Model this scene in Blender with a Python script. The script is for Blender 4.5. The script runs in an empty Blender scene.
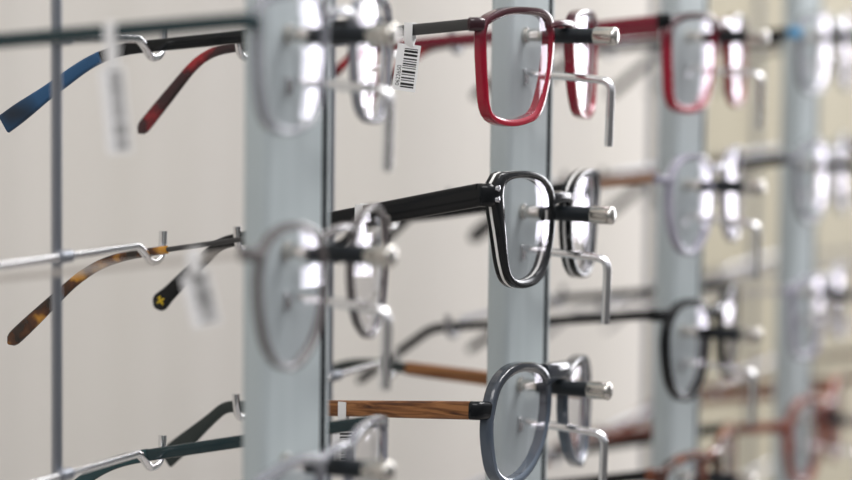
import bpy, bmesh, math, random
from mathutils import Vector, Matrix
random.seed(7)
C = bpy.context.scene.collection
MM = 0.001
EYE = 1.45                      # camera height above the floor
ALPHA = math.radians(25)        # direction the row of posts recedes in
PHI = -ALPHA - math.pi / 2      # rotation of a thing that faces out from the row
YAW = math.radians(4)           # the glasses sit slightly turned on their pegs
KAP = 0.005                     # face-form wrap of a frame front, per mm

# ------------------------------------------------------------------ materials
def mat(name, col, rough=.4, metal=0., trans=0., coat=0., spec=.5, ior=1.45, alpha=1.):
    m = bpy.data.materials.new(name); m.use_nodes = True
    b = m.node_tree.nodes['Principled BSDF']
    b.inputs['Base Color'].default_value = (*col, 1)
    b.inputs['Roughness'].default_value = rough
    b.inputs['Metallic'].default_value = metal
    b.inputs['Transmission Weight'].default_value = trans
    b.inputs['Coat Weight'].default_value = coat
    b.inputs['Coat Roughness'].default_value = .08
    b.inputs['Specular IOR Level'].default_value = spec
    b.inputs['IOR'].default_value = ior
    b.inputs['Alpha'].default_value = alpha
    return m

def nodes(m):
    return m.node_tree.nodes, m.node_tree.links, m.node_tree.nodes['Principled BSDF']

def ramp_mat(name, stops, scale=(1, 1, 1), noise=60., detail=3., rough=.3, coat=.3, trans=0., distortion=0., kind='noise', metal=0.):
    m = mat(name, stops[0][1], rough, metal, trans, coat)
    N, L, b = nodes(m)
    tc = N.new('ShaderNodeTexCoord'); mp = N.new('ShaderNodeMapping')
    mp.inputs['Scale'].default_value = scale
    L.new(tc.outputs['Object'], mp.inputs['Vector'])
    r = N.new('ShaderNodeValToRGB')
    e = r.color_ramp.elements
    while len(e) < len(stops): e.new(.5)
    for k, (p, c) in enumerate(stops):
        e[k].position = p; e[k].color = (*c, 1)
    if kind == 'noise':
        t = N.new('ShaderNodeTexNoise'); t.inputs['Scale'].default_value = noise
        t.inputs['Detail'].default_value = detail; t.inputs['Distortion'].default_value = distortion
        L.new(mp.outputs['Vector'], t.inputs['Vector']); L.new(t.outputs['Fac'], r.inputs['Fac'])
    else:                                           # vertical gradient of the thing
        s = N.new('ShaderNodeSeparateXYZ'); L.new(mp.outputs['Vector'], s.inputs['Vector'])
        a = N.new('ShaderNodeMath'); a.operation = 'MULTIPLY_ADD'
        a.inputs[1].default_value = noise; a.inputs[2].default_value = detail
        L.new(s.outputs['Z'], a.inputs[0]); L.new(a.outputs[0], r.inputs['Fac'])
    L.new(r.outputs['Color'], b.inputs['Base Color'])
    return m

CHROME = mat('polished_chrome', (.78, .78, .79), .12, 1.)
DIM_CHROME = mat('dimmed_chrome', (.42, .42, .44), .35, 1.)  # chrome again, duller: weaker light on the farther bars put into the colour
STEEL = mat('satin_steel', (.34, .36, .40), .38, 1.)
NICKEL = mat('brushed_nickel', (.62, .60, .56), .25, 1.)
RUBBER = mat('black_rubber', (.006, .010, .014), .5)
GROOVE_SHADE = mat('groove_shade', (.006, .007, .012), .6, spec=.1)  # near-black colour standing in for the depth shade inside the post groove
PAPER = mat('tag_paper', (.80, .80, .80), .6)
INK = mat('tag_ink', (.02, .02, .02), .7)
BLACK = mat('black_acetate', (.005, .006, .007), .16, coat=.12, spec=.35)
WHITE_LAYER = mat('white_acetate_layer', (.80, .80, .78), .3)
GUNMETAL = mat('gunmetal', (.09, .09, .09), .35, .7)
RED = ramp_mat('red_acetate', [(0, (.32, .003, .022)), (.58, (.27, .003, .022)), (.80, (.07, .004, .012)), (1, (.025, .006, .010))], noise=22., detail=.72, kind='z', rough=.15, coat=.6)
RED_FLAT = mat('dark_red_acetate', (.17, .006, .022), .2, coat=.5)
MAROON = mat('dark_maroon_acetate', (.03, .008, .012), .2, coat=.5)
RED_TIP = ramp_mat('red_black_acetate', [(.35, (.012, .004, .006)), (.5, (.05, .004, .008)), (.65, (.42, .01, .02))], noise=55., rough=.2, coat=.5)
IVORY = mat('ivory_insert', (.75, .68, .55), .4)
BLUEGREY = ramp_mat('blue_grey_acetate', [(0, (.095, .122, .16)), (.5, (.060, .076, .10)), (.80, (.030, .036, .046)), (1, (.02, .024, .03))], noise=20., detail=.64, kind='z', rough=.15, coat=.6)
WOOD = ramp_mat('zebrano_wood', [(.32, (.05, .016, .005)), (.47, (.17, .066, .020)), (.62, (.30, .135, .048))], scale=(1, .05, 1.6), noise=420., detail=4., rough=.4, coat=.15, distortion=.6)
TORT = ramp_mat('tortoiseshell', [(.38, (.012, .007, .004)), (.50, (.10, .032, .006)), (.60, (.52, .25, .03))], noise=85., rough=.2, coat=.5)
BROWN_TORT = ramp_mat('brown_tortoiseshell', [(.36, (.02, .008, .005)), (.52, (.14, .04, .018)), (.66, (.34, .12, .05))], noise=70., rough=.2, coat=.5)
REDBROWN = ramp_mat('red_brown_acetate', [(.35, (.12, .025, .012)), (.65, (.33, .085, .05))], noise=70., rough=.2, coat=.5)
TEAL = mat('dark_teal_acetate', (.007, .028, .034), .25, coat=.4)
TEAL_GLOSS = mat('teal_green_metal', (.012, .05, .058), .2, coat=.5)
BLUE = ramp_mat('blue_black_acetate', [(.30, (.006, .010, .016)), (.37, (.012, .05, .11)), (.44, (.020, .085, .19))], noise=38., detail=1., rough=.35, coat=.2)
SKY = mat('bright_blue_acetate', (.06, .30, .55), .3, coat=.3)
GREYCLEAR = mat('grey_translucent_acetate', (.36, .37, .41), .2, coat=.5, trans=.55)
LILAC = mat('lilac_translucent_acetate', (.50, .49, .58), .2, coat=.5, trans=.5)
SMOKE = mat('smoky_brown_acetate', (.13, .115, .115), .25, coat=.4, trans=.25)
SILVER = mat('silver_metal', (.66, .66, .70), .22, 1.)
PALEWIRE = mat('pale_beige_metal', (.56, .53, .50), .35, .6)
TAN = mat('tan_brown_metal', (.34, .21, .15), .35, .4)
GREEN_TIP = mat('dark_green_acetate', (.010, .020, .019), .2, coat=.5)
GOLD = mat('yellow_emblem_print', (.70, .50, .03), .4)
PAD = mat('clear_silicone', (.80, .80, .82), .2, trans=.8)
CLEARTUBE = mat('clear_hook_sleeve', (.75, .76, .78), .15, trans=.7)

def lens_material(name, tint, boost):
    m = bpy.data.materials.new(name); m.use_nodes = True
    N, L = m.node_tree.nodes, m.node_tree.links
    N.clear()
    out = N.new('ShaderNodeOutputMaterial'); mix = N.new('ShaderNodeMixShader')
    t = N.new('ShaderNodeBsdfTransparent'); t.inputs['Color'].default_value = (*tint, 1)
    g = N.new('ShaderNodeBsdfGlossy'); g.inputs['Roughness'].default_value = .03
    g.inputs['Color'].default_value = (.96, .93, 1, 1)
    lw = N.new('ShaderNodeLayerWeight'); lw.inputs['Blend'].default_value = .5
    p = N.new('ShaderNodeMath'); p.operation = 'POWER'; p.inputs[1].default_value = 4.
    a = N.new('ShaderNodeMath'); a.operation = 'MULTIPLY_ADD'; a.use_clamp = True
    a.inputs[1].default_value = .85; a.inputs[2].default_value = boost
    L.new(lw.outputs['Facing'], p.inputs[0]); L.new(p.outputs[0], a.inputs[0])
    L.new(a.outputs[0], mix.inputs['Fac']); L.new(t.outputs[0], mix.inputs[1]); L.new(g.outputs[0], mix.inputs[2])
    L.new(mix.outputs[0], out.inputs['Surface'])
    return m
LENS = lens_material('coated_demo_lens', (.965, .965, .975), .05)

# ------------------------------------------------------------------ mesh helpers
def obj(name, bm, mats, parent=None, smooth=True, loc=None, rot=None):
    me = bpy.data.meshes.new(name)
    bmesh.ops.recalc_face_normals(bm, faces=bm.faces)
    bm.to_mesh(me); bm.free()
    for m in (mats if isinstance(mats, (list, tuple)) else [mats]): me.materials.append(m)
    if smooth:
        for p in me.polygons: p.use_smooth = True
        me.set_sharp_from_angle(angle=math.radians(40))
    o = bpy.data.objects.new(name, me); C.objects.link(o)
    if parent: o.parent = parent
    if loc: o.location = loc
    if rot: o.rotation_euler = rot
    return o

def thing(name, label, cat, loc, rotz, group=None):
    o = bpy.data.objects.new(name, None); C.objects.link(o)
    o.empty_display_size = .02
    o.location = loc; o.rotation_euler = (0, 0, rotz)
    o['label'] = label; o['category'] = cat
    if group: o['group'] = group
    return o

def sweep(bm, stations, closed=False, caps=True, mat_of=None):
    """stations: list of lists of Vector (mm), equal count; skins them."""
    rows = [[bm.verts.new(Vector(p) * MM) for p in s] for s in stations]
    n = len(rows[0]); R = len(rows)
    for i in range(R if closed else R - 1):
        a, b = rows[i], rows[(i + 1) % R]
        for j in range(n):
            f = bm.faces.new((a[j], a[(j + 1) % n], b[(j + 1) % n], b[j]))
            if mat_of: f.material_index = mat_of(j)
    if caps and not closed:
        bm.faces.new(rows[0]); bm.faces.new(list(reversed(rows[-1])))
    return rows

def tube_bm(pts, r, seg=12, rr=None):
    """round tube through pts (mm); rr optional radius list"""
    P = [Vector(p) for p in pts]; st = []
    up = Vector((0, 0, 1)); prevN = None
    for i, p in enumerate(P):
        t = (P[min(i + 1, len(P) - 1)] - P[max(i - 1, 0)]).normalized()
        if prevN is None:
            ref = up if abs(t.dot(up)) < .9 else Vector((1, 0, 0))
            N = (ref - t * ref.dot(t)).normalized()
        else:
            N = (prevN - t * prevN.dot(t)).normalized()
        prevN = N; B = t.cross(N)
        q = rr[i] if rr else r
        st.append([p + (N * math.cos(2 * math.pi * k / seg) + B * math.sin(2 * math.pi * k / seg)) * q for k in range(seg)])
    bm = bmesh.new(); sweep(bm, st); return bm

def smooth_path(pts, n=8):
    P = [Vector(p) for p in pts]; out = []
    for i in range(len(P) - 1):
        a, b, c, d = P[max(i - 1, 0)], P[i], P[i + 1], P[min(i + 2, len(P) - 1)]
        for k in range(n):
            t = k / n
            out.append(.5 * ((2 * b) + (c - a) * t + (2 * a - 5 * b + 4 * c - d) * t * t + (3 * b - a - 3 * c + d) * t ** 3))
    out.append(P[-1]); return out

def round_corner(a, b, c, r, n=6):
    """arc replacing corner b between a and c"""
    a, b, c = Vector(a), Vector(b), Vector(c)
    u, v = (a - b).normalized(), (c - b).normalized()
    p, q = b + u * r, b + v * r
    return [p * (1 - t) ** 2 + b * 2 * t * (1 - t) + q * t * t for t in [k / n for k in range(n + 1)]]

def box_bm(x0, x1, y0, y1, z0, z1, bev=0.):
    bm = bmesh.new()
    v = [bm.verts.new(Vector(p) * MM) for p in ((x0, y0, z0), (x1, y0, z0), (x1, y1, z0), (x0, y1, z0), (x0, y0, z1), (x1, y0, z1), (x1, y1, z1), (x0, y1, z1))]
    for f in ((0, 1, 2, 3), (4, 5, 6, 7), (0, 1, 5, 4), (1, 2, 6, 5), (2, 3, 7, 6), (3, 0, 4, 7)): bm.faces.new([v[k] for k in f])
    if bev: bmesh.ops.bevel(bm, geom=list(bm.edges), offset=bev * MM, segments=2, affect='EDGES')
    return bm

# ------------------------------------------------------------------ places
def base(k):
    S = .07704
    return Vector((.0344 + k * S, .893 + k * S / math.tan(ALPHA), 0))
NF = Vector((math.cos(ALPHA), -math.sin(ALPHA), 0))     # out from the row
DF = Vector((math.sin(ALPHA), math.cos(ALPHA), 0))      # along the row, away
def place(k, u, v, z): return base(k) + NF * u * MM + DF * v * MM + Vector((0, 0, EYE + z * MM))

PEG_Z = [-2.5, -67., -131., -195., -259.]
PEG_X = 9.          # the pegs stand 9 mm off the post's centre line

# ------------------------------------------------------------------ display posts
def make_post(k, label, hook_rows):
    t = thing('display_post', label, 'display post', base(k), PHI, 'grey display posts in the row')
    # flat profile, 40 wide, 8 deep, rounded edges, a groove near its far front edge
    prof = []
    def arc(cx, cy, r, a0, a1):
        for i in range(7):
            a = math.radians(a0 + (a1 - a0) * i / 6); prof.append((cx + r * math.cos(a), cy + r * math.sin(a)))
    arc(17.5, 2.2, 2.6, 0, 90)            # near front edge
    prof.extend([(-14.6, 4.8), (-14.9, 2.8), (-17.7, 2.8), (-18., 4.8)])
    arc(-19.6, 3.6, 1.2, 90, 180)
    arc(-18.3, -1.7, 2.5, 180, 270)
    arc(17.5, -1.6, 2.6, 270, 360)
    n = len(prof); g0 = 7
    bm = bmesh.new()
    sweep(bm, [[(x, y, z) for x, y in prof] for z in (0, 2150)], mat_of=lambda j: 1 if g0 <= j <= g0 + 2 else 0)
    obj('profile', bm, [POST, GROOVE_SHADE], t)
    obj('end_cap', box_bm(-21.5, 21, -5.2, 5.6, 2146, 2160, .8), STEEL, t)
    for j in range(5):
        z = EYE / MM + PEG_Z[j]
        X = PEG_X
        peg = obj('display_peg', tube_bm([(X, 4, z), (X, 6, z), (X, 6.2, z), (X, 16, z)], 0, 20, [2.9, 2.9, 2.3, 2.3]), NICKEL, t)
        obj('rubber_sleeve', tube_bm([(X, 12.5, z), (X, 12.7, z), (X, 33.2, z), (X, 33.4, z)], 0, 20, [2.3, 2.75, 2.75, 2.4]), RUBBER, peg)
        obj('metal_cap', tube_bm([(X, 32.3, z), (X, 32.7, z), (X, 39.2, z), (X, 39.25, z), (X, 39.5, z), (X, 39.55, z), (X, 40.1, z), (X, 40.5, z), (X, 40.8, z), (X, 41., z), (X, 41.1, z)], 0, 24,
                                 [3., 3.25, 3.25, 3., 3., 3.4, 3.4, 3.2, 2.7, 1.8, .7]), NICKEL, peg)
        dz = hook_rows
        zz = z - 14.2
        path = [(X - 1, 5, zz + .6)] + round_corner((X - 1, 5, zz + .6), (X - 1, 38.6, zz - 1.8), (X - 1, 38., zz - 27), 4.2) + [(X - 1, 38., zz - 25.4)]
        hk = obj('hook_arm', tube_bm(path, 1.5, 14), CHROME, t)
        br = bmesh.new()
        sweep(br, [[(X - 1 + sx * w, y, zz - 1 + sz * h) for sx, sz in ((-1, -1), (1, -1), (1, 1), (-1, 1))] for y, w, h in ((4, 1.9, 2.9), (5.4, 1.9, 2.9), (5.8, 1.5, 2.5))])
        obj('mounting_plate', br, CHROME, hk)
    return t

POST = mat('brushed_aluminium_post', (.43, .475, .49), .55, 0., spec=.2)
N, L, b = nodes(POST)
tc = N.new('ShaderNodeTexCoord'); mp = N.new('ShaderNodeMapping'); mp.inputs['Scale'].default_value = (160, 160, 2.2)
no = N.new('ShaderNodeTexNoise'); no.inputs['Scale'].default_value = 1.; no.inputs['Detail'].default_value = 2
rp = N.new('ShaderNodeValToRGB'); rp.color_ramp.elements[0].color = (.41, .46, .47, 1); rp.color_ramp.elements[1].color = (.48, .53, .54, 1)
L.new(tc.outputs['Object'], mp.inputs['Vector']); L.new(mp.outputs['Vector'], no.inputs['Vector'])
L.new(no.outputs['Fac'], rp.inputs['Fac']); L.new(rp.outputs['Color'], b.inputs['Base Color'])

POST_LABELS = {-1: 'blurred broad grey display post nearest the camera, leftmost in the row',
               0: 'sharply seen grey display post carrying the red, black and wood-armed glasses',
               1: 'blurred grey display post just right of the sharp middle post',
               2: 'farthest grey display post in view, near the right edge of the picture',
               3: 'grey display post beyond the right edge, last in the row'}
for k in range(-1, 4): make_post(k, POST_LABELS[k], 0)

# ------------------------------------------------------------------ temple rests: a thin rod behind each post with hooked cross bars
HOOK_Z = {(-1, 0): -5, (-1, 1): -9.5, (-1, 2): -14.5, (0, 0): -5.5, (0, 1): -9.8, (0, 2): -6.2, (1, 0): -4, (1, 2): 3.}
ARM_HALF = {(0, 1): 2.7, (0, 2): 2.5, (-1, 1): 1.6}
def hook_z(k, j): return HOOK_Z.get((k, j), -7.)
STAND_LABELS = {-1: 'thin grey vertical rod at far left carrying chrome hook bars for temples',
                0: 'thin grey rod behind the nearest post carrying hook bars for temple tips',
                1: 'thin rod hidden behind the sharp post carrying chrome hook bars',
                2: 'thin rod hidden behind the blurred right-hand post carrying chrome hook bars',
                3: 'thin rod hidden behind the farthest post carrying chrome hook bars'}
for k in range(-1, 4):
    t = thing('hook_stand', STAND_LABELS[k], 'hook stand', base(k), PHI, 'thin rods with hook bars')
    rx = 5. if k == -1 else 0.
    obj('rod', tube_bm([(rx, -79, 0), (rx, -79, 2150)], 1.75, 14), STEEL, t)
    for j in range(5):
        zt = EYE / MM + PEG_Z[j] + hook_z(k, j)
        zu = zt - ARM_HALF.get((k, j), 2.2) - 1.5       # bottom of the U, under the arm
        zb = zu + 6.2
        yb = -79 + 2.6
        far = [(0, zb), (-34, zb), (-39, zb - .2), (-43, zb - 2.6), (-46.5, zu + .5), (-50, zu), (-53.2, zu + 1.5), (-54.6, zu + 5), (-55, zu + 10)]
        near = [(77, zu + 9.5), (76.6, zu + 5), (75.2, zu + 1.5), (72, zu), (68.5, zu + .5), (65, zu + 3.2), (61, zb - .2), (56, zb)]
        pts = smooth_path([(x, yb, z) for x, z in near + far], 5)
        hb = obj('hook_bar', tube_bm(pts, 1.4, 12), (CHROME if k < 1 else DIM_CHROME), t)  # farther bars take the chrome copy with dimmer light painted in
        obj('clamp', tube_bm([(rx + 3.2, yb + .2, zb), (rx + 2.9, yb + .2, zb), (rx - 2.9, yb + .2, zb), (rx - 3.2, yb + .2, zb)], 0, 14, [1.3, 2.1, 2.1, 1.3]), STEEL, hb)

# ------------------------------------------------------------------ eyeglasses
SHAPES = {  # inner lens outline (x outward from the nose, z above the peg axis), mm
    'square': [(59.8, 4.5), (47.4, 7.2), (30.7, 7.5), (19.5, 6.4), (14.6, 2.6), (14.8, -5.1), (18.5, -16.8), (25.2, -26.0), (34.3, -28.7), (46.3, -29.3), (56., -27.6), (60.2, -24.0), (61.9, -15.1), (63., -5.0), (63, 1.7)],
    'browline': [(57.6, 10.9), (53.6, 14.2), (42.4, 15.2), (29.9, 14.5), (20., 12.0), (13.4, 7.3), (12.4, -2.0), (14.8, -10.3), (19.8, -17.0), (28.3, -20.7), (40.6, -21.4), (49., -19.2), (53., -14.1), (55.2, -4.4), (57.2, 5.3)],
    'aviator': [(55.9, 3.4), (51., 7.6), (43.1, 10.1), (31.9, 10.5), (21.0, 8.8), (14.2, 4.9), (12.2, -1.4), (13.8, -9.6), (18.4, -16.5), (26.1, -22.5), (36.3, -26.4), (46.2, -27.), (54.2, -23.4), (57.6, -17.4), (59.4, -9.4), (58.6, -3.0)],
    'panto': [(58.6, 2), (54.5, 9.5), (46, 13), (36, 13.6), (25.4, 12), (16.8, 7.5), (13.2, 0), (14.2, -9), (19.2, -17.5), (28, -23), (37, -25), (46, -23.2), (53.5, -17.5), (57.6, -8.5)],
    'low_rectangle': [(58.5, 3), (48, 5.6), (32, 6.2), (19.5, 4.8), (14.2, 0.4), (14.4, -8), (17.2, -19), (23.5, -27), (35, -30), (47, -29.8), (55.2, -26), (58.6, -17), (59.6, -6)],
    'rectangle': [(58.5, 7), (48, 10), (32, 10.6), (19.5, 9), (14.2, 4.4), (14.4, -4), (17.2, -15), (23.5, -23), (35, -26), (47, -25.8), (55.2, -22), (58.6, -13), (59.6, -2)],
}
SHAPES['drop_panto'] = [(x, z - 3.5) for x, z in SHAPES['panto']]
NA = 72
def outline(key):
    P = [Vector((x, 0, z)) for x, z in SHAPES[key]]; n = len(P); dense = []
    for i in range(n):
        a, b, c, d = P[i - 1], P[i], P[(i + 1) % n], P[(i + 2) % n]
        for k in range(12):
            t = k / 12
            dense.append(.5 * ((2 * b) + (c - a) * t + (2 * a - 5 * b + 4 * c - d) * t * t + (3 * b - a - 3 * c + d) * t ** 3))
    tot = [0]
    for i in range(len(dense)): tot.append(tot[-1] + (dense[(i + 1) % len(dense)] - dense[i]).length)
    res = []; j = 0
    for i in range(NA):
        s = tot[-1] * i / NA
        while tot[j + 1] < s: j += 1
        f = (s - tot[j]) / (tot[j + 1] - tot[j])
        p = dense[j].lerp(dense[(j + 1) % len(dense)], f); res.append((p.x, p.z))
    c = (sum(p[0] for p in res) / NA, sum(p[1] for p in res) / NA)
    nor = []
    for i in range(NA):
        tx, tz = res[(i + 1) % NA][0] - res[i - 1][0], res[(i + 1) % NA][1] - res[i - 1][1]
        l = math.hypot(tx, tz); q = (tz / l, -tx / l)
        if q[0] * (res[i][0] - c[0]) + q[1] * (res[i][1] - c[1]) < 0: q = (-q[0], -q[1])
        nor.append(q)
    return res, nor, c

def wrap(x): return -KAP * x * x / 2

def rim_bm(key, side, width, th, laminate):
    res, nor, c = outline(key)
    st = []
    for (x, z), (nx, nz) in zip(res, nor):
        w = width(x - c[0], z - c[1], nx, nz)
        prof = [(-.35, -th * .9), (-.35, -th * .64), (-.35, -th * .44), (-.35, -.7), (.16 * w, -.12), (.36 * w, 0), (.66 * w, 0), (.88 * w, -.14), (w, -.7), (w, -th * .44), (w, -th * .64), (w, -th * .9), (.84 * w, -th), (.12 * w, -th)]
        row = []
        for o, y in prof:
            X, Z = x + nx * o, z + nz * o
            row.append((side * X, y + wrap(X), Z))
        st.append(row)
    bm = bmesh.new()
    sweep(bm, st, closed=True, mat_of=(lambda j: 1 if j in (1, 9) else 0) if laminate else None)
    return bm

LENS_R, LB = 150., .3
def lens_bm(key, side):
    res, nor, c = outline(key)
    bm = bmesh.new(); rows = []
    for f in (1., .8, .6, .4, .2):
        rows.append([bm.verts.new(Vector((side * (c[0] + (x - c[0]) * f), LB + wrap(c[0]) + (wrap(c[0] + .5) - wrap(c[0] - .5)) * (x - c[0]) * f - (((x - c[0]) * f) ** 2 + ((z - c[1]) * f) ** 2) / (2 * LENS_R), c[1] + (z - c[1]) * f)) * MM) for x, z in res])
    for a, b in zip(rows, rows[1:]):
        for i in range(NA): bm.faces.new((a[i], a[(i + 1) % NA], b[(i + 1) % NA], b[i]))
    m = bm.verts.new(Vector((side * c[0], LB + wrap(c[0]), c[1])) * MM)
    for i in range(NA): bm.faces.new((rows[-1][i], rows[-1][(i + 1) % NA], m))
    return bm

def rect_section(p, T, h, th, n_round=3, flat=.45):
    """rounded rectangle across the tangent T: h tall, th thick"""
    Lx = Vector((T.y, -T.x, 0)).normalized(); U = Lx.cross(T).normalized()
    if U.z < 0: U = -U
    r = min(h, th) * flat; out = []
    for cx, cz, a0 in ((1, 1, 0), (-1, 1, 90), (-1, -1, 180), (1, -1, 270)):
        for i in range(n_round + 1):
            a = math.radians(a0 + 90 * i / n_round)
            out.append(p + Lx * (cx * (th / 2 - r) + r * math.cos(a)) + U * (cz * (h / 2 - r) + r * math.sin(a)))
    return out

def temple_path(p0, p1, ang, tail, bend):
    p0, p1 = Vector(p0), Vector(p1)
    d = (p1 - p0); L0 = d.length; hd = Vector((d.x, d.y, 0)).normalized(); pit0 = math.asin(d.z / L0)
    out = []; n = 36
    for i in range(n + 1): out.append((L0 * i / n, p0 + d * (i / n)))
    p, s = p1.copy(), L0; m = 44; ds = tail / m
    for i in range(m):
        f = min(1., max(0., (i + .5) * ds / bend)); f = f * f * (3 - 2 * f)
        pit = pit0 + (-ang - pit0) * f
        p = p + (hd * math.cos(pit) + Vector((0, 0, 1)) * math.sin(pit)) * ds; s += ds
        out.append((s, p.copy()))
    return out, L0

def interp(tab, s):
    if s <= tab[0][0]: return tab[0][1]
    for (a, va), (b, vb) in zip(tab, tab[1:]):
        if s <= b:
            f = (s - a) / (b - a); f = f * f * (3 - 2 * f); return va + (vb - va) * f
    return tab[-1][1]

def section_mesh(path, s0, s1, hh, tt, grow=1., round_end=0.):
    pts = [q for q in path if s0 - 1e-6 <= q[0] <= s1 + 1e-6]; st = []
    end = pts[-1][0]
    for i, (s, p) in enumerate(pts):
        k = path.index((s, p)); a, b = path[max(k - 1, 0)][1], path[min(k + 1, len(path) - 1)][1]
        h = interp(hh, s) * grow; t = interp(tt, s) * grow
        if round_end and end - s < round_end:
            q = 1 - (end - s) / round_end; f = math.sqrt(max(.04, 1 - q * q)); h *= f; t *= max(f, .5)
        st.append(rect_section(p, (b - a).normalized(), h, t))
    bm = bmesh.new(); sweep(bm, st); return bm

SPOTS = {}
def make_glasses(k, j, label, shape='rectangle', rim=BLACK, arm=BLACK, tip=None, dx=0., w=2.2, wtop=None, wside=None, th=3.6, lam=False,
                 hinge=(66, 4), end_h=5., arm_h=((0, 4.), (200, 3.6)), arm_t=((0, 1.6), (200, 1.6)), tip_from=-6, tip_h=None, tip_t=2.2, tail=52, ang=40, bend=24,
                 bridge=(6.5, 4.2), bridge_arch=1.5, hingemat=None, endmat=None, group=None, flat_end=False, pads=False, arm2=None, seat=0., yaw=4., kap=.003, u0=22., wnose=None, end_back=2., roll=0., far_bend=None):
    """eyeglasses hanging by the bridge from peg j of post k"""
    global KAP
    KAP = kap; YAW = math.radians(yaw); wn = wnose or w
    loc = base(k) + NF * u0 * MM + DF * -9 * MM + Vector((0, 0, EYE + (PEG_Z[j] + seat) * MM))
    c, s = math.cos(YAW), math.sin(YAW)
    t = thing('eyeglasses', label, 'glasses', loc, PHI + YAW, group or 'eyeglasses on the display row')
    t.rotation_euler = (0, math.radians(roll), PHI + YAW)
    wt = wtop or w; ws = wside or w
    def width(x, z, nx, nz):
        ww = w
        if nz > 0: ww = w + (wt - w) * nz ** 1.2
        if nx < 0: ww = ww + (wn - w) * abs(nx) ** 1.5
        if nx > 0:
            up = max(0., min(1., (z + 14) / 26)); ww = ww + (ws - w) * (nx ** 1.5) * up
        return ww
    off = Vector((dx * MM, 0, 0))
    res, nor, cc = outline(shape)
    # rims and lenses; the side nearer the camera has positive x
    for side in (1, -1):
        obj('rim', rim_bm(shape, side, width, th, lam), [rim, WHITE_LAYER], t).location = off
        obj('lens', lens_bm(shape, side), LENS, t).location = off
    # bridge between the two nasal shoulders
    zb, hb = bridge
    xn = min(x for x, z in res if z > zb - 6) - .2
    st = []
    for i in range(15):
        q = -1 + 2 * i / 14; X = q * (xn + .8)
        zc = zb + bridge_arch * (1 - q * q) - (.25 * hb) * abs(q) ** 3
        y0 = wrap(X) - .1 + 1.0 * (1 - q * q)
        hh = hb * (1 + .45 * abs(q) ** 2.5)
        sec = []
        for a in range(16):
            A = 2 * math.pi * a / 16; ca, sa = math.cos(A), math.sin(A)
            sec.append((X, y0 - th / 2 + th / 2 * math.copysign(abs(ca) ** .6, ca), zc + hh / 2 * math.copysign(abs(sa) ** .6, sa)))
        st.append(sec)
    bm = bmesh.new(); sweep(bm, st); obj('bridge', bm, rim, t).location = off
    xo = max(x for x, z in res if abs(z - hinge[1]) < 9)
    def to_local(px, py):            # a point of the post's frame in the frame of these glasses
        ax, ay = px - 9., py - u0
        return (ax * c + ay * s, -ax * s + ay * c)
    for side, (hx, hy) in ((1, to_local(72., -79.)), (-1, to_local(-50., -79.))):
        W, hz = hinge
        # end piece, turning back from the rim to the hinge
        pts = smooth_path([(side * (xo + .8), wrap(xo) - th * .5, hz - .2), (side * (W - 1.2), wrap(W) - th * .5, hz), (side * W, wrap(W) - th * .5 - 1.7, hz), (side * W, wrap(W) - th - end_back, hz)], 4)
        st = []
        for i, p in enumerate(pts):
            T = (pts[min(i + 1, len(pts) - 1)] - pts[max(i - 1, 0)]).normalized()
            st.append(rect_section(Vector(p), T, end_h, max(2.6, th * .8)))
        bm = bmesh.new(); sweep(bm, st)
        ep = obj('end_piece', bm, endmat or rim, t); ep.location = off
        yh = wrap(W) - th - end_back + .2
        arm_m = arm2 if (arm2 and side < 0) else arm
        zk = hook_z(k, j) - seat + hx * math.sin(math.radians(roll))
        hookp = (hx - dx, hy, zk + interp(arm_h, 105) * .0)
        path, L0 = temple_path((side * W, yh, hz), hookp, math.radians(ang), tail, bend if side > 0 else (far_bend or bend))
        end = path[-1][0]; sp = L0 + tip_from
        ah = [(a if a < 190 else end, v) for a, v in arm_h]
        tm = obj('temple', section_mesh(path, 0, sp + 3.2 if tip else end, ah, arm_t, 1., 0 if tip else 3.), arm_m, t); tm.location = off
        obj('hinge', tube_bm([(side * (W - 1.6), yh + .4, hz - end_h * .36), (side * (W - 1.6), yh + .4, hz + end_h * .36)], 1.0, 10), hingemat or STEEL, tm)
        if tip:
            th_tab = tip_h or ((0, interp(ah, L0) + .4), (tail, interp(ah, L0) + .4))
            tab = [(L0 + a, b) for a, b in th_tab]
            obj('temple_tip', section_mesh(path, sp, end, tab, ((0, tip_t), (300, tip_t)), 1., 0 if flat_end else 4.), tip, tm)
        SPOTS[(k, j, side)] = (t, path, off, tm, L0)
        if pads:
            bm = bmesh.new(); bmesh.ops.create_uvsphere(bm, u_segments=12, v_segments=8, radius=1)
            bmesh.ops.scale(bm, verts=bm.verts, vec=(1.2 * MM, 2.6 * MM, 5 * MM))
            obj('nose_pad', bm, PAD, t, loc=Vector(((side * 8.6) * MM, -6 * MM, -3.2 * MM)) + off, rot=(0, 0, side * -.5))
    return t

P_ = 'second post from the left'
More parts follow.
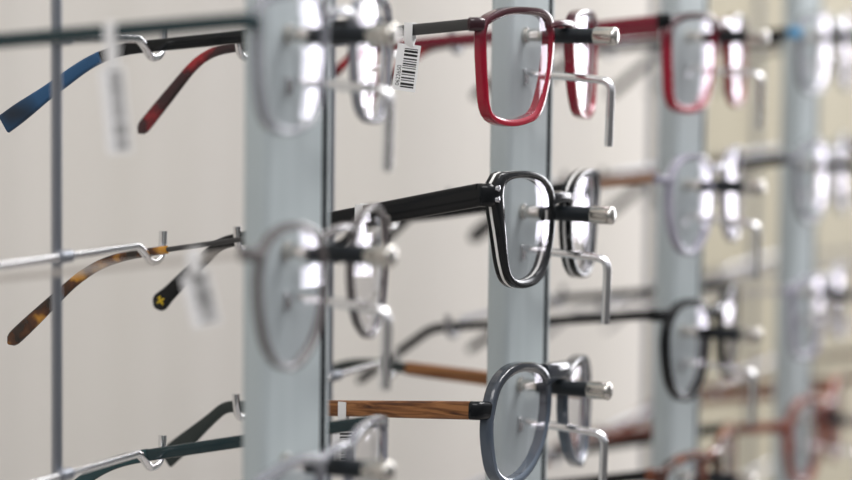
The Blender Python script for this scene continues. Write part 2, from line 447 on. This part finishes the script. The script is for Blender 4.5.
# ---- sharp post
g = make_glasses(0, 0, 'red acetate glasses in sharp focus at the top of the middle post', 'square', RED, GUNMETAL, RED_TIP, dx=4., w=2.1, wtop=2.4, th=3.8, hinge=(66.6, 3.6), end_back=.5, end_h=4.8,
    arm_h=((0, 3.9), (200, 3.6)), tip_from=-4, tip_h=((-4, 3.4), (12, 3.6), (52, 5.2)), tail=56, ang=46, bend=28, bridge=(3.9, 2.6), bridge_arch=.6, endmat=MAROON, arm2=RED_FLAT, wnose=4., yaw=4, kap=.0035)
tt = SPOTS[(0, 0, 1)]
g = make_glasses(0, 1, 'black and white layered glasses in sharp focus, with two silver rivets', 'browline', BLACK, BLACK, BLACK, dx=1.5, wnose=3., yaw=5, kap=.0022, roll=-2.5, seat=-1.5, w=2.4, wtop=2.1, wside=7.5, th=4.8, lam=True, end_back=1.2, hinge=(65.6, 9.), end_h=8.,
    arm_h=((0, 8.), (55, 7.4), (100, 5.0), (200, 4.5)), arm_t=((0, 3.), (200, 2.4)), tip_from=-3, tip_h=((-3, 4.6), (15, 4.6), (34, 5.6), (44, 7.6), (50, 7.6)), tail=44, ang=42, bend=14, bridge=(7., 4.2), bridge_arch=.6)
for dz in (2.2, -1.6):
    obj('rivet', tube_bm([(65.2, wrap(63.7) - .6, 9.2 + dz), (65.2, wrap(63.7) + .5, 9.2 + dz), (65.2, wrap(63.7) + .7, 9.2 + dz)], 0, 12, [1.05, 1.05, .6]), SILVER, g)
root, path, off, tm, L0 = SPOTS[(0, 1, 1)]
ctr = path[-5][1]; T = (path[-1][1] - path[-8][1]).normalized(); Nx = Vector((T.y, -T.x, 0)).normalized(); Nx = Nx if Nx.x > 0 else -Nx; U = Vector((0, 0, 1)); U = (U - T * U.dot(T)).normalized()
bm = bmesh.new()
for pts_ in ([(-1.8, -.9), (1.6, -.2), (1.6, .5), (-1.8, -.2)], [(-1.2, .6), (.2, .7), (.2, 1.4), (-1.2, 1.3)], [(-.4, -1.9), (.4, -1.9), (.2, 1.6), (-.4, 1.6)]):
    bm.faces.new([bm.verts.new((ctr + T * a + U * b_ + Nx * 1.32) * MM) for a, b_ in pts_])
e = obj('emblem', bm, GOLD, tm, smooth=False)
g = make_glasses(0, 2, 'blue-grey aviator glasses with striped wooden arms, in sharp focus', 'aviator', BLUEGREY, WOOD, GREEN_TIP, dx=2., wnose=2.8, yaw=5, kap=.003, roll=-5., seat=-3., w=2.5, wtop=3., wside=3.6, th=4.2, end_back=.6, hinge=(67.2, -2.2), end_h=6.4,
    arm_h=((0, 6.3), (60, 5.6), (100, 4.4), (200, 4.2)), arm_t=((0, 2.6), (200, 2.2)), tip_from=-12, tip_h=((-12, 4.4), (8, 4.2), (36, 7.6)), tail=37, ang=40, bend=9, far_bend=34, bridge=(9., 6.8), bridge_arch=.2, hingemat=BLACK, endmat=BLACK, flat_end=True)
# ---- nearest post
make_glasses(-1, 0, 'blurred clear-fronted glasses with dark teal arms, top of the nearest post', 'rectangle', GREYCLEAR, TEAL, BLUE, w=1.5, wtop=1.8, th=3., hinge=(64, 3.5), end_h=4.4,
    arm_h=((0, 4.2), (200, 4.0)), tip_from=18, tip_h=((18, 4.2), (40, 5.), (60, 7.)), tail=64, ang=33, bend=34, bridge=(5.4, 3.), flat_end=True, endmat=TEAL, arm2=BLACK, yaw=9, kap=.002, u0=24.)
make_glasses(-1, 1, 'blurred smoky glasses with thin arms and tortoiseshell tips on the nearest post', 'drop_panto', SMOKE, PALEWIRE, TORT, w=1.4, wtop=2., th=2.6, hinge=(63, 5), end_h=3.6,
    arm_h=((0, 1.7), (200, 1.7)), arm_t=((0, 1.2), (200, 1.2)), tip_from=-8, tip_h=((-8, 2.8), (30, 3.6), (60, 5.4)), tail=67, ang=41, bend=40, bridge=(6., 2.4), arm2=GUNMETAL, yaw=9, kap=.002, u0=24.)
make_glasses(-1, 2, 'blurred glasses low on the nearest post with dark teal arms', 'low_rectangle', GREYCLEAR, TEAL, TEAL_GLOSS, w=1.6, wtop=2.4, th=3., hinge=(64, 3.5), end_h=4.6,
    arm_h=((0, 4.2), (200, 4.)), tip_from=-2, tail=56, ang=40, bend=34, bridge=(4.6, 2.6), endmat=TEAL, yaw=9, kap=.002, u0=24.)
# ---- third post
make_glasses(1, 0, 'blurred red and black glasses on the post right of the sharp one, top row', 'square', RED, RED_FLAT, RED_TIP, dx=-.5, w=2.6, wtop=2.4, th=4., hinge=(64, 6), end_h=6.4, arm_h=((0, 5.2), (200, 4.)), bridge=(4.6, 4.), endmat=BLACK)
make_glasses(1, 1, 'blurred pale lilac glasses with thin tan arms on the third post', 'panto', LILAC, TAN, BLACK, w=2.2, th=3.6, hinge=(65, 6), end_h=4., arm_h=((0, 2.8), (200, 2.6)), tip_h=((-6, 3), (10, 4), (50, 6.5)), bridge=(7., 3.2))
make_glasses(1, 2, 'blurred black round glasses with black arms on the third post', 'panto', BLACK, BLACK, BLACK, w=2.4, th=4., ang=36, bend=14, seat=2.6, hinge=(65, 11.5), end_h=5., arm_h=((0, 3.6), (200, 3.4)), bridge=(6.4, 5.))
make_glasses(1, 3, 'blurred brown tortoiseshell glasses with black arms, bottom of the third post', 'rectangle', BROWN_TORT, BLACK, BLACK, w=2.6, wtop=3.2, th=4.2, hinge=(65, 8.5), end_h=6., arm_h=((0, 4.6), (200, 4.)), bridge=(6.6, 5.), seat=3.)
# ---- fourth post
make_glasses(2, 0, 'blurred clear glasses with black arms and blue hinges, top of the farthest post', 'rectangle', GREYCLEAR, BLACK, BLACK, w=1.6, th=3., hinge=(64, 2), end_h=5., arm_h=((0, 4.4), (200, 4.)), bridge=(6., 3.), endmat=SKY)
make_glasses(2, 1, 'blurred translucent grey round glasses with black arms on the farthest post', 'panto', GREYCLEAR, BLACK, BLACK, w=1.8, th=3.2, hinge=(64, 6), end_h=5., arm_h=((0, 4.6), (200, 4.2)), bridge=(6.6, 3.))
make_glasses(2, 2, 'blurred silver-lilac glasses with silver arms on the farthest post', 'rectangle', LILAC, SILVER, GREYCLEAR, w=2., th=3.2, hinge=(64, 7), end_h=4., arm_h=((0, 2.4), (200, 2.2)), bridge=(6., 3.))
make_glasses(2, 3, 'blurred red-brown acetate glasses low on the farthest post', 'panto', REDBROWN, REDBROWN, REDBROWN, w=3.2, th=4.2, hinge=(66, 5), end_h=6., arm_h=((0, 4.8), (200, 4.4)), bridge=(6.6, 5.))
# ---- fifth post, only its left edge shows
make_glasses(3, 0, 'blurred silver glasses at the right picture edge, top row', 'rectangle', SILVER, SILVER, BLACK, w=1.5, th=2.6, hinge=(64, 4), end_h=4., arm_h=((0, 3), (200, 3)), bridge=(6., 2.4))
make_glasses(3, 1, 'blurred lilac glasses at the right picture edge, second row', 'panto', LILAC, BLACK, BLACK, w=2., th=3.2, hinge=(64, 4), end_h=4.6, arm_h=((0, 4), (200, 4)), bridge=(6.6, 3.))
make_glasses(3, 2, 'blurred clear grey glasses at the right picture edge, third row', 'square', GREYCLEAR, SILVER, GREYCLEAR, w=2., th=3.2, hinge=(64, 4), end_h=4.6, arm_h=((0, 3), (200, 3)), bridge=(6.6, 3.))
make_glasses(3, 3, 'blurred tortoiseshell glasses at the right picture edge, fourth row', 'panto', BROWN_TORT, BROWN_TORT, BROWN_TORT, w=2.6, th=3.8, hinge=(64, 6), end_h=5., arm_h=((0, 4.4), (200, 4)), bridge=(6.6, 4.))

# ------------------------------------------------------------------ price tags hung on temples
def text_mesh(txt, size):
    cu = bpy.data.curves.new('digits', 'FONT'); cu.body = txt; cu.size = size
    o = bpy.data.objects.new('digits', cu); C.objects.link(o)
    dg = bpy.context.evaluated_depsgraph_get(); dg.update()
    me = bpy.data.meshes.new_from_object(o.evaluated_get(dg))
    bpy.data.objects.remove(o); bpy.data.curves.remove(cu)
    return me

def make_tag(key, dist, label, digits=None, w=8., h=15., tilt=0., loop_w=3., drop=4., swing=.25, loop_over=True, shift=0.):
    root, path, off, tm, L0 = SPOTS[key]
    s, p = min(path, key=lambda q: abs(q[0] - dist))
    M = root.matrix_basis
    hh = 2.6 if key[1] != 1 or key[0] != 0 else 4.4
    pos = M @ (p * MM + off)
    t = thing('price_tag', label, 'price tag', pos, root.rotation_euler.z, 'barcode price tags')
    # local frame: y along the temple (towards the front), x towards the camera side
    # paper band looped round the temple and the flag hanging from it
    bw = loop_w / 2
    tw = 2.6 if hh > 4 else 1.9
    st = []
    for y in (-bw, bw):
        out = [(tw, y, hh), (tw, y, -hh - .4), (.5, y, -hh - drop), (0.2, y, -hh - drop), (-tw, y, -hh - .4), (-tw, y, hh)]
        inn = [(-tw + .25, y, hh - .25), (-tw + .25, y, -hh - .3), (.2, y, -hh - drop + .6), (.45, y, -hh - drop + .6), (tw - .25, y, -hh - .3), (tw - .25, y, hh - .25)]
        st.append(out + inn)
    bm = bmesh.new(); sweep(bm, st)
    obj('paper_loop', bm, PAPER, t)
    z1 = -hh - drop + .8; z0 = z1 - h
    R = (0, 0, 0)
    fl = obj('paper_flag', box_bm(-.1, .1, -w / 2 + shift, w / 2 + shift, -h, 0), PAPER, t, smooth=False, loc=(.4 * MM, 0, z1 * MM), rot=(tilt, 0, swing))
    y = -h + 1.2; r = random.Random(hash(label) % 1000 if False else len(label)); i = 0
    bars = []
    while y < -1.6:
        th = r.choice((.3, .3, .5, .8)); bars.append((y, th)); y += th + r.choice((.3, .45, .7))
    for y, th in bars:
        bm = bmesh.new()
        bm.faces.new([bm.verts.new(Vector(q) * MM) for q in ((.13, -w / 2 + 2.6 + shift, y), (.13, w / 2 - .8 + shift, y), (.13, w / 2 - .8 + shift, y + th), (.13, -w / 2 + 2.6 + shift, y + th))])
        obj('barcode_bar', bm, INK, fl, smooth=False)
    if digits:
        me = text_mesh(digits, 2.0 * MM); me.name = 'digits'; me.materials.clear(); me.materials.append(INK)
        d = bpy.data.objects.new('digits', me); C.objects.link(d); d.parent = fl
        # stand the text up on the flag's camera side, reading upwards
        d.matrix_basis = Matrix(((0, 0, 1, .14 * MM), (0, -1, 0, (-w / 2 + 2.2 + shift) * MM), (1, 0, 0, (-h + 1.6) * MM), (0, 0, 0, 1)))
    return t

make_tag((0, 0, 1), 25, 'white barcode tag hanging from the dark grey arm of the sharp red glasses', '0622650', w=8., h=16, tilt=-.12, drop=3., swing=.3)
make_tag((0, 1, 1), 47, 'white barcode tag looped round the black arm of the layered glasses', '0410627', w=7., h=13, tilt=.05, drop=4.)
make_tag((0, 2, 1), 51, 'white barcode tag looped round the wooden arm of the aviator glasses', '0580213', w=8., h=17, tilt=.05, drop=4.)
make_tag((-1, 0, 1), 42, 'blurred white tag hanging from the teal arm at the top left', None, w=7., h=24, tilt=.10, drop=8., loop_w=3.2)
make_tag((-1, 1, 1), 16, 'blurred white tag hanging from the thin arm left of the nearest post', None, w=8., h=15, tilt=.25, drop=2.)

# ------------------------------------------------------------------ the setting
def wall_mat(name, c0, c1):
    m = ramp_mat(name, [(.30, c0), (.70, c1)], scale=(5., 1, .25), noise=3., detail=2., rough=.75, coat=0.)
    return m
def world_box(name, x0, x1, y0, y1, z0, z1, m):
    o = obj(name, box_bm(x0, x1, y0, y1, z0, z1), m, None, smooth=False); o.location = base(0); o.rotation_euler = (0, 0, PHI)
    o['kind'] = 'structure'; return o
WALLV = 705
world_box('wall_left', -WALLV, 1200, -215, -195, 0, 2600, wall_mat('warm_white_panel', (.60, .572, .525), (.655, .625, .585)))
world_box('wall_right', -4200, -WALLV - 4, -219, -199, 0, 2600, wall_mat('yellow_beige_panel', (.40, .365, .27), (.47, .435, .335)))
o = world_box('trim_1', -WALLV - 4, -WALLV, -214, -198, 0, 2600, mat('grey_joint', (.30, .28, .25), .7))
fl_m = ramp_mat('stone_floor', [(.35, (.30, .28, .26)), (.65, (.40, .38, .36))], noise=6., detail=5., rough=.35, coat=.1)
fb = world_box('floor', -4200, 2600, -220, 5000, -20, 0, fl_m)

# ------------------------------------------------------------------ light: tall windows down the aisle, ceiling panels, soft room light
def area(name, loc, target, sx, sy, power, col=(1, 1, 1)):
    l = bpy.data.lights.new(name, 'AREA'); l.shape = 'RECTANGLE'; l.size = sx; l.size_y = sy; l.energy = power; l.color = col
    o = bpy.data.objects.new(name, l); C.objects.link(o); o.location = loc
    d = Vector(target) - Vector(loc); o.rotation_euler = d.to_track_quat('-Z', 'Y').to_euler(); return o
ctr = base(0) + Vector((0, 0, 1.35))
def polar(az, r, z): return Vector((ctr.x + r * math.sin(math.radians(az)), ctr.y + r * math.cos(math.radians(az)), z))
for az, pw in ((27.5, 16), (34.5, 16), (40.5, 8)):
    area('window_light', polar(az, 3.6, 1.9), ctr, .36, 1.9, pw, (.97, .96, 1))
area('ceiling_light', polar(62, 1.25, 2.75), place(1.5, -150, 0, -60), 1.7, .7, 34, (1, .98, .96))
area('ceiling_light', polar(-165, 1.2, 2.75), ctr, 1.7, .7, 17, (1, .98, .96))

wd = bpy.data.worlds.new('soft_room_light'); bpy.context.scene.world = wd; wd.use_nodes = True
N, L = wd.node_tree.nodes, wd.node_tree.links
bg = N['Background']; tc = N.new('ShaderNodeTexCoord'); sp = N.new('ShaderNodeSeparateXYZ'); rp = N.new('ShaderNodeValToRGB')
ma = N.new('ShaderNodeMath'); ma.operation = 'MULTIPLY_ADD'; ma.inputs[1].default_value = .5; ma.inputs[2].default_value = .5
L.new(tc.outputs['Generated'], sp.inputs[0]); L.new(sp.outputs['Z'], ma.inputs[0]); L.new(ma.outputs[0], rp.inputs['Fac'])
e = rp.color_ramp.elements; e[0].position = .30; e[0].color = (.13, .125, .12, 1); e[1].position = .80; e[1].color = (1., 1., 1.05, 1)
q = e.new(.52); q.color = (.17, .168, .17, 1)
L.new(rp.outputs['Color'], bg.inputs['Color']); bg.inputs['Strength'].default_value = 1.0

# ------------------------------------------------------------------ camera
cam = bpy.data.cameras.new('camera'); co = bpy.data.objects.new('camera', cam); C.objects.link(co)
cam.sensor_width = 36; cam.lens = 2411 / 852 * 36; cam.clip_start = .05
co.matrix_world = Matrix.Translation((0, 0, EYE)) @ Matrix.Rotation(math.pi / 2 - math.atan(213 / 2411), 4, 'X') @ Matrix.Rotation(math.radians(.7), 4, 'Z')
cam.dof.use_dof = True; cam.dof.focus_distance = .93 * .893; cam.dof.aperture_fstop = 5.2
sc = bpy.context.scene; sc.camera = co
sc.view_settings.view_transform = 'Standard'; sc.view_settings.exposure = .13; sc.view_settings.gamma = .93
try:
    sc.cycles.transparent_max_bounces = 32; sc.cycles.use_denoising = True; sc.cycles.max_bounces = 10
except Exception: pass
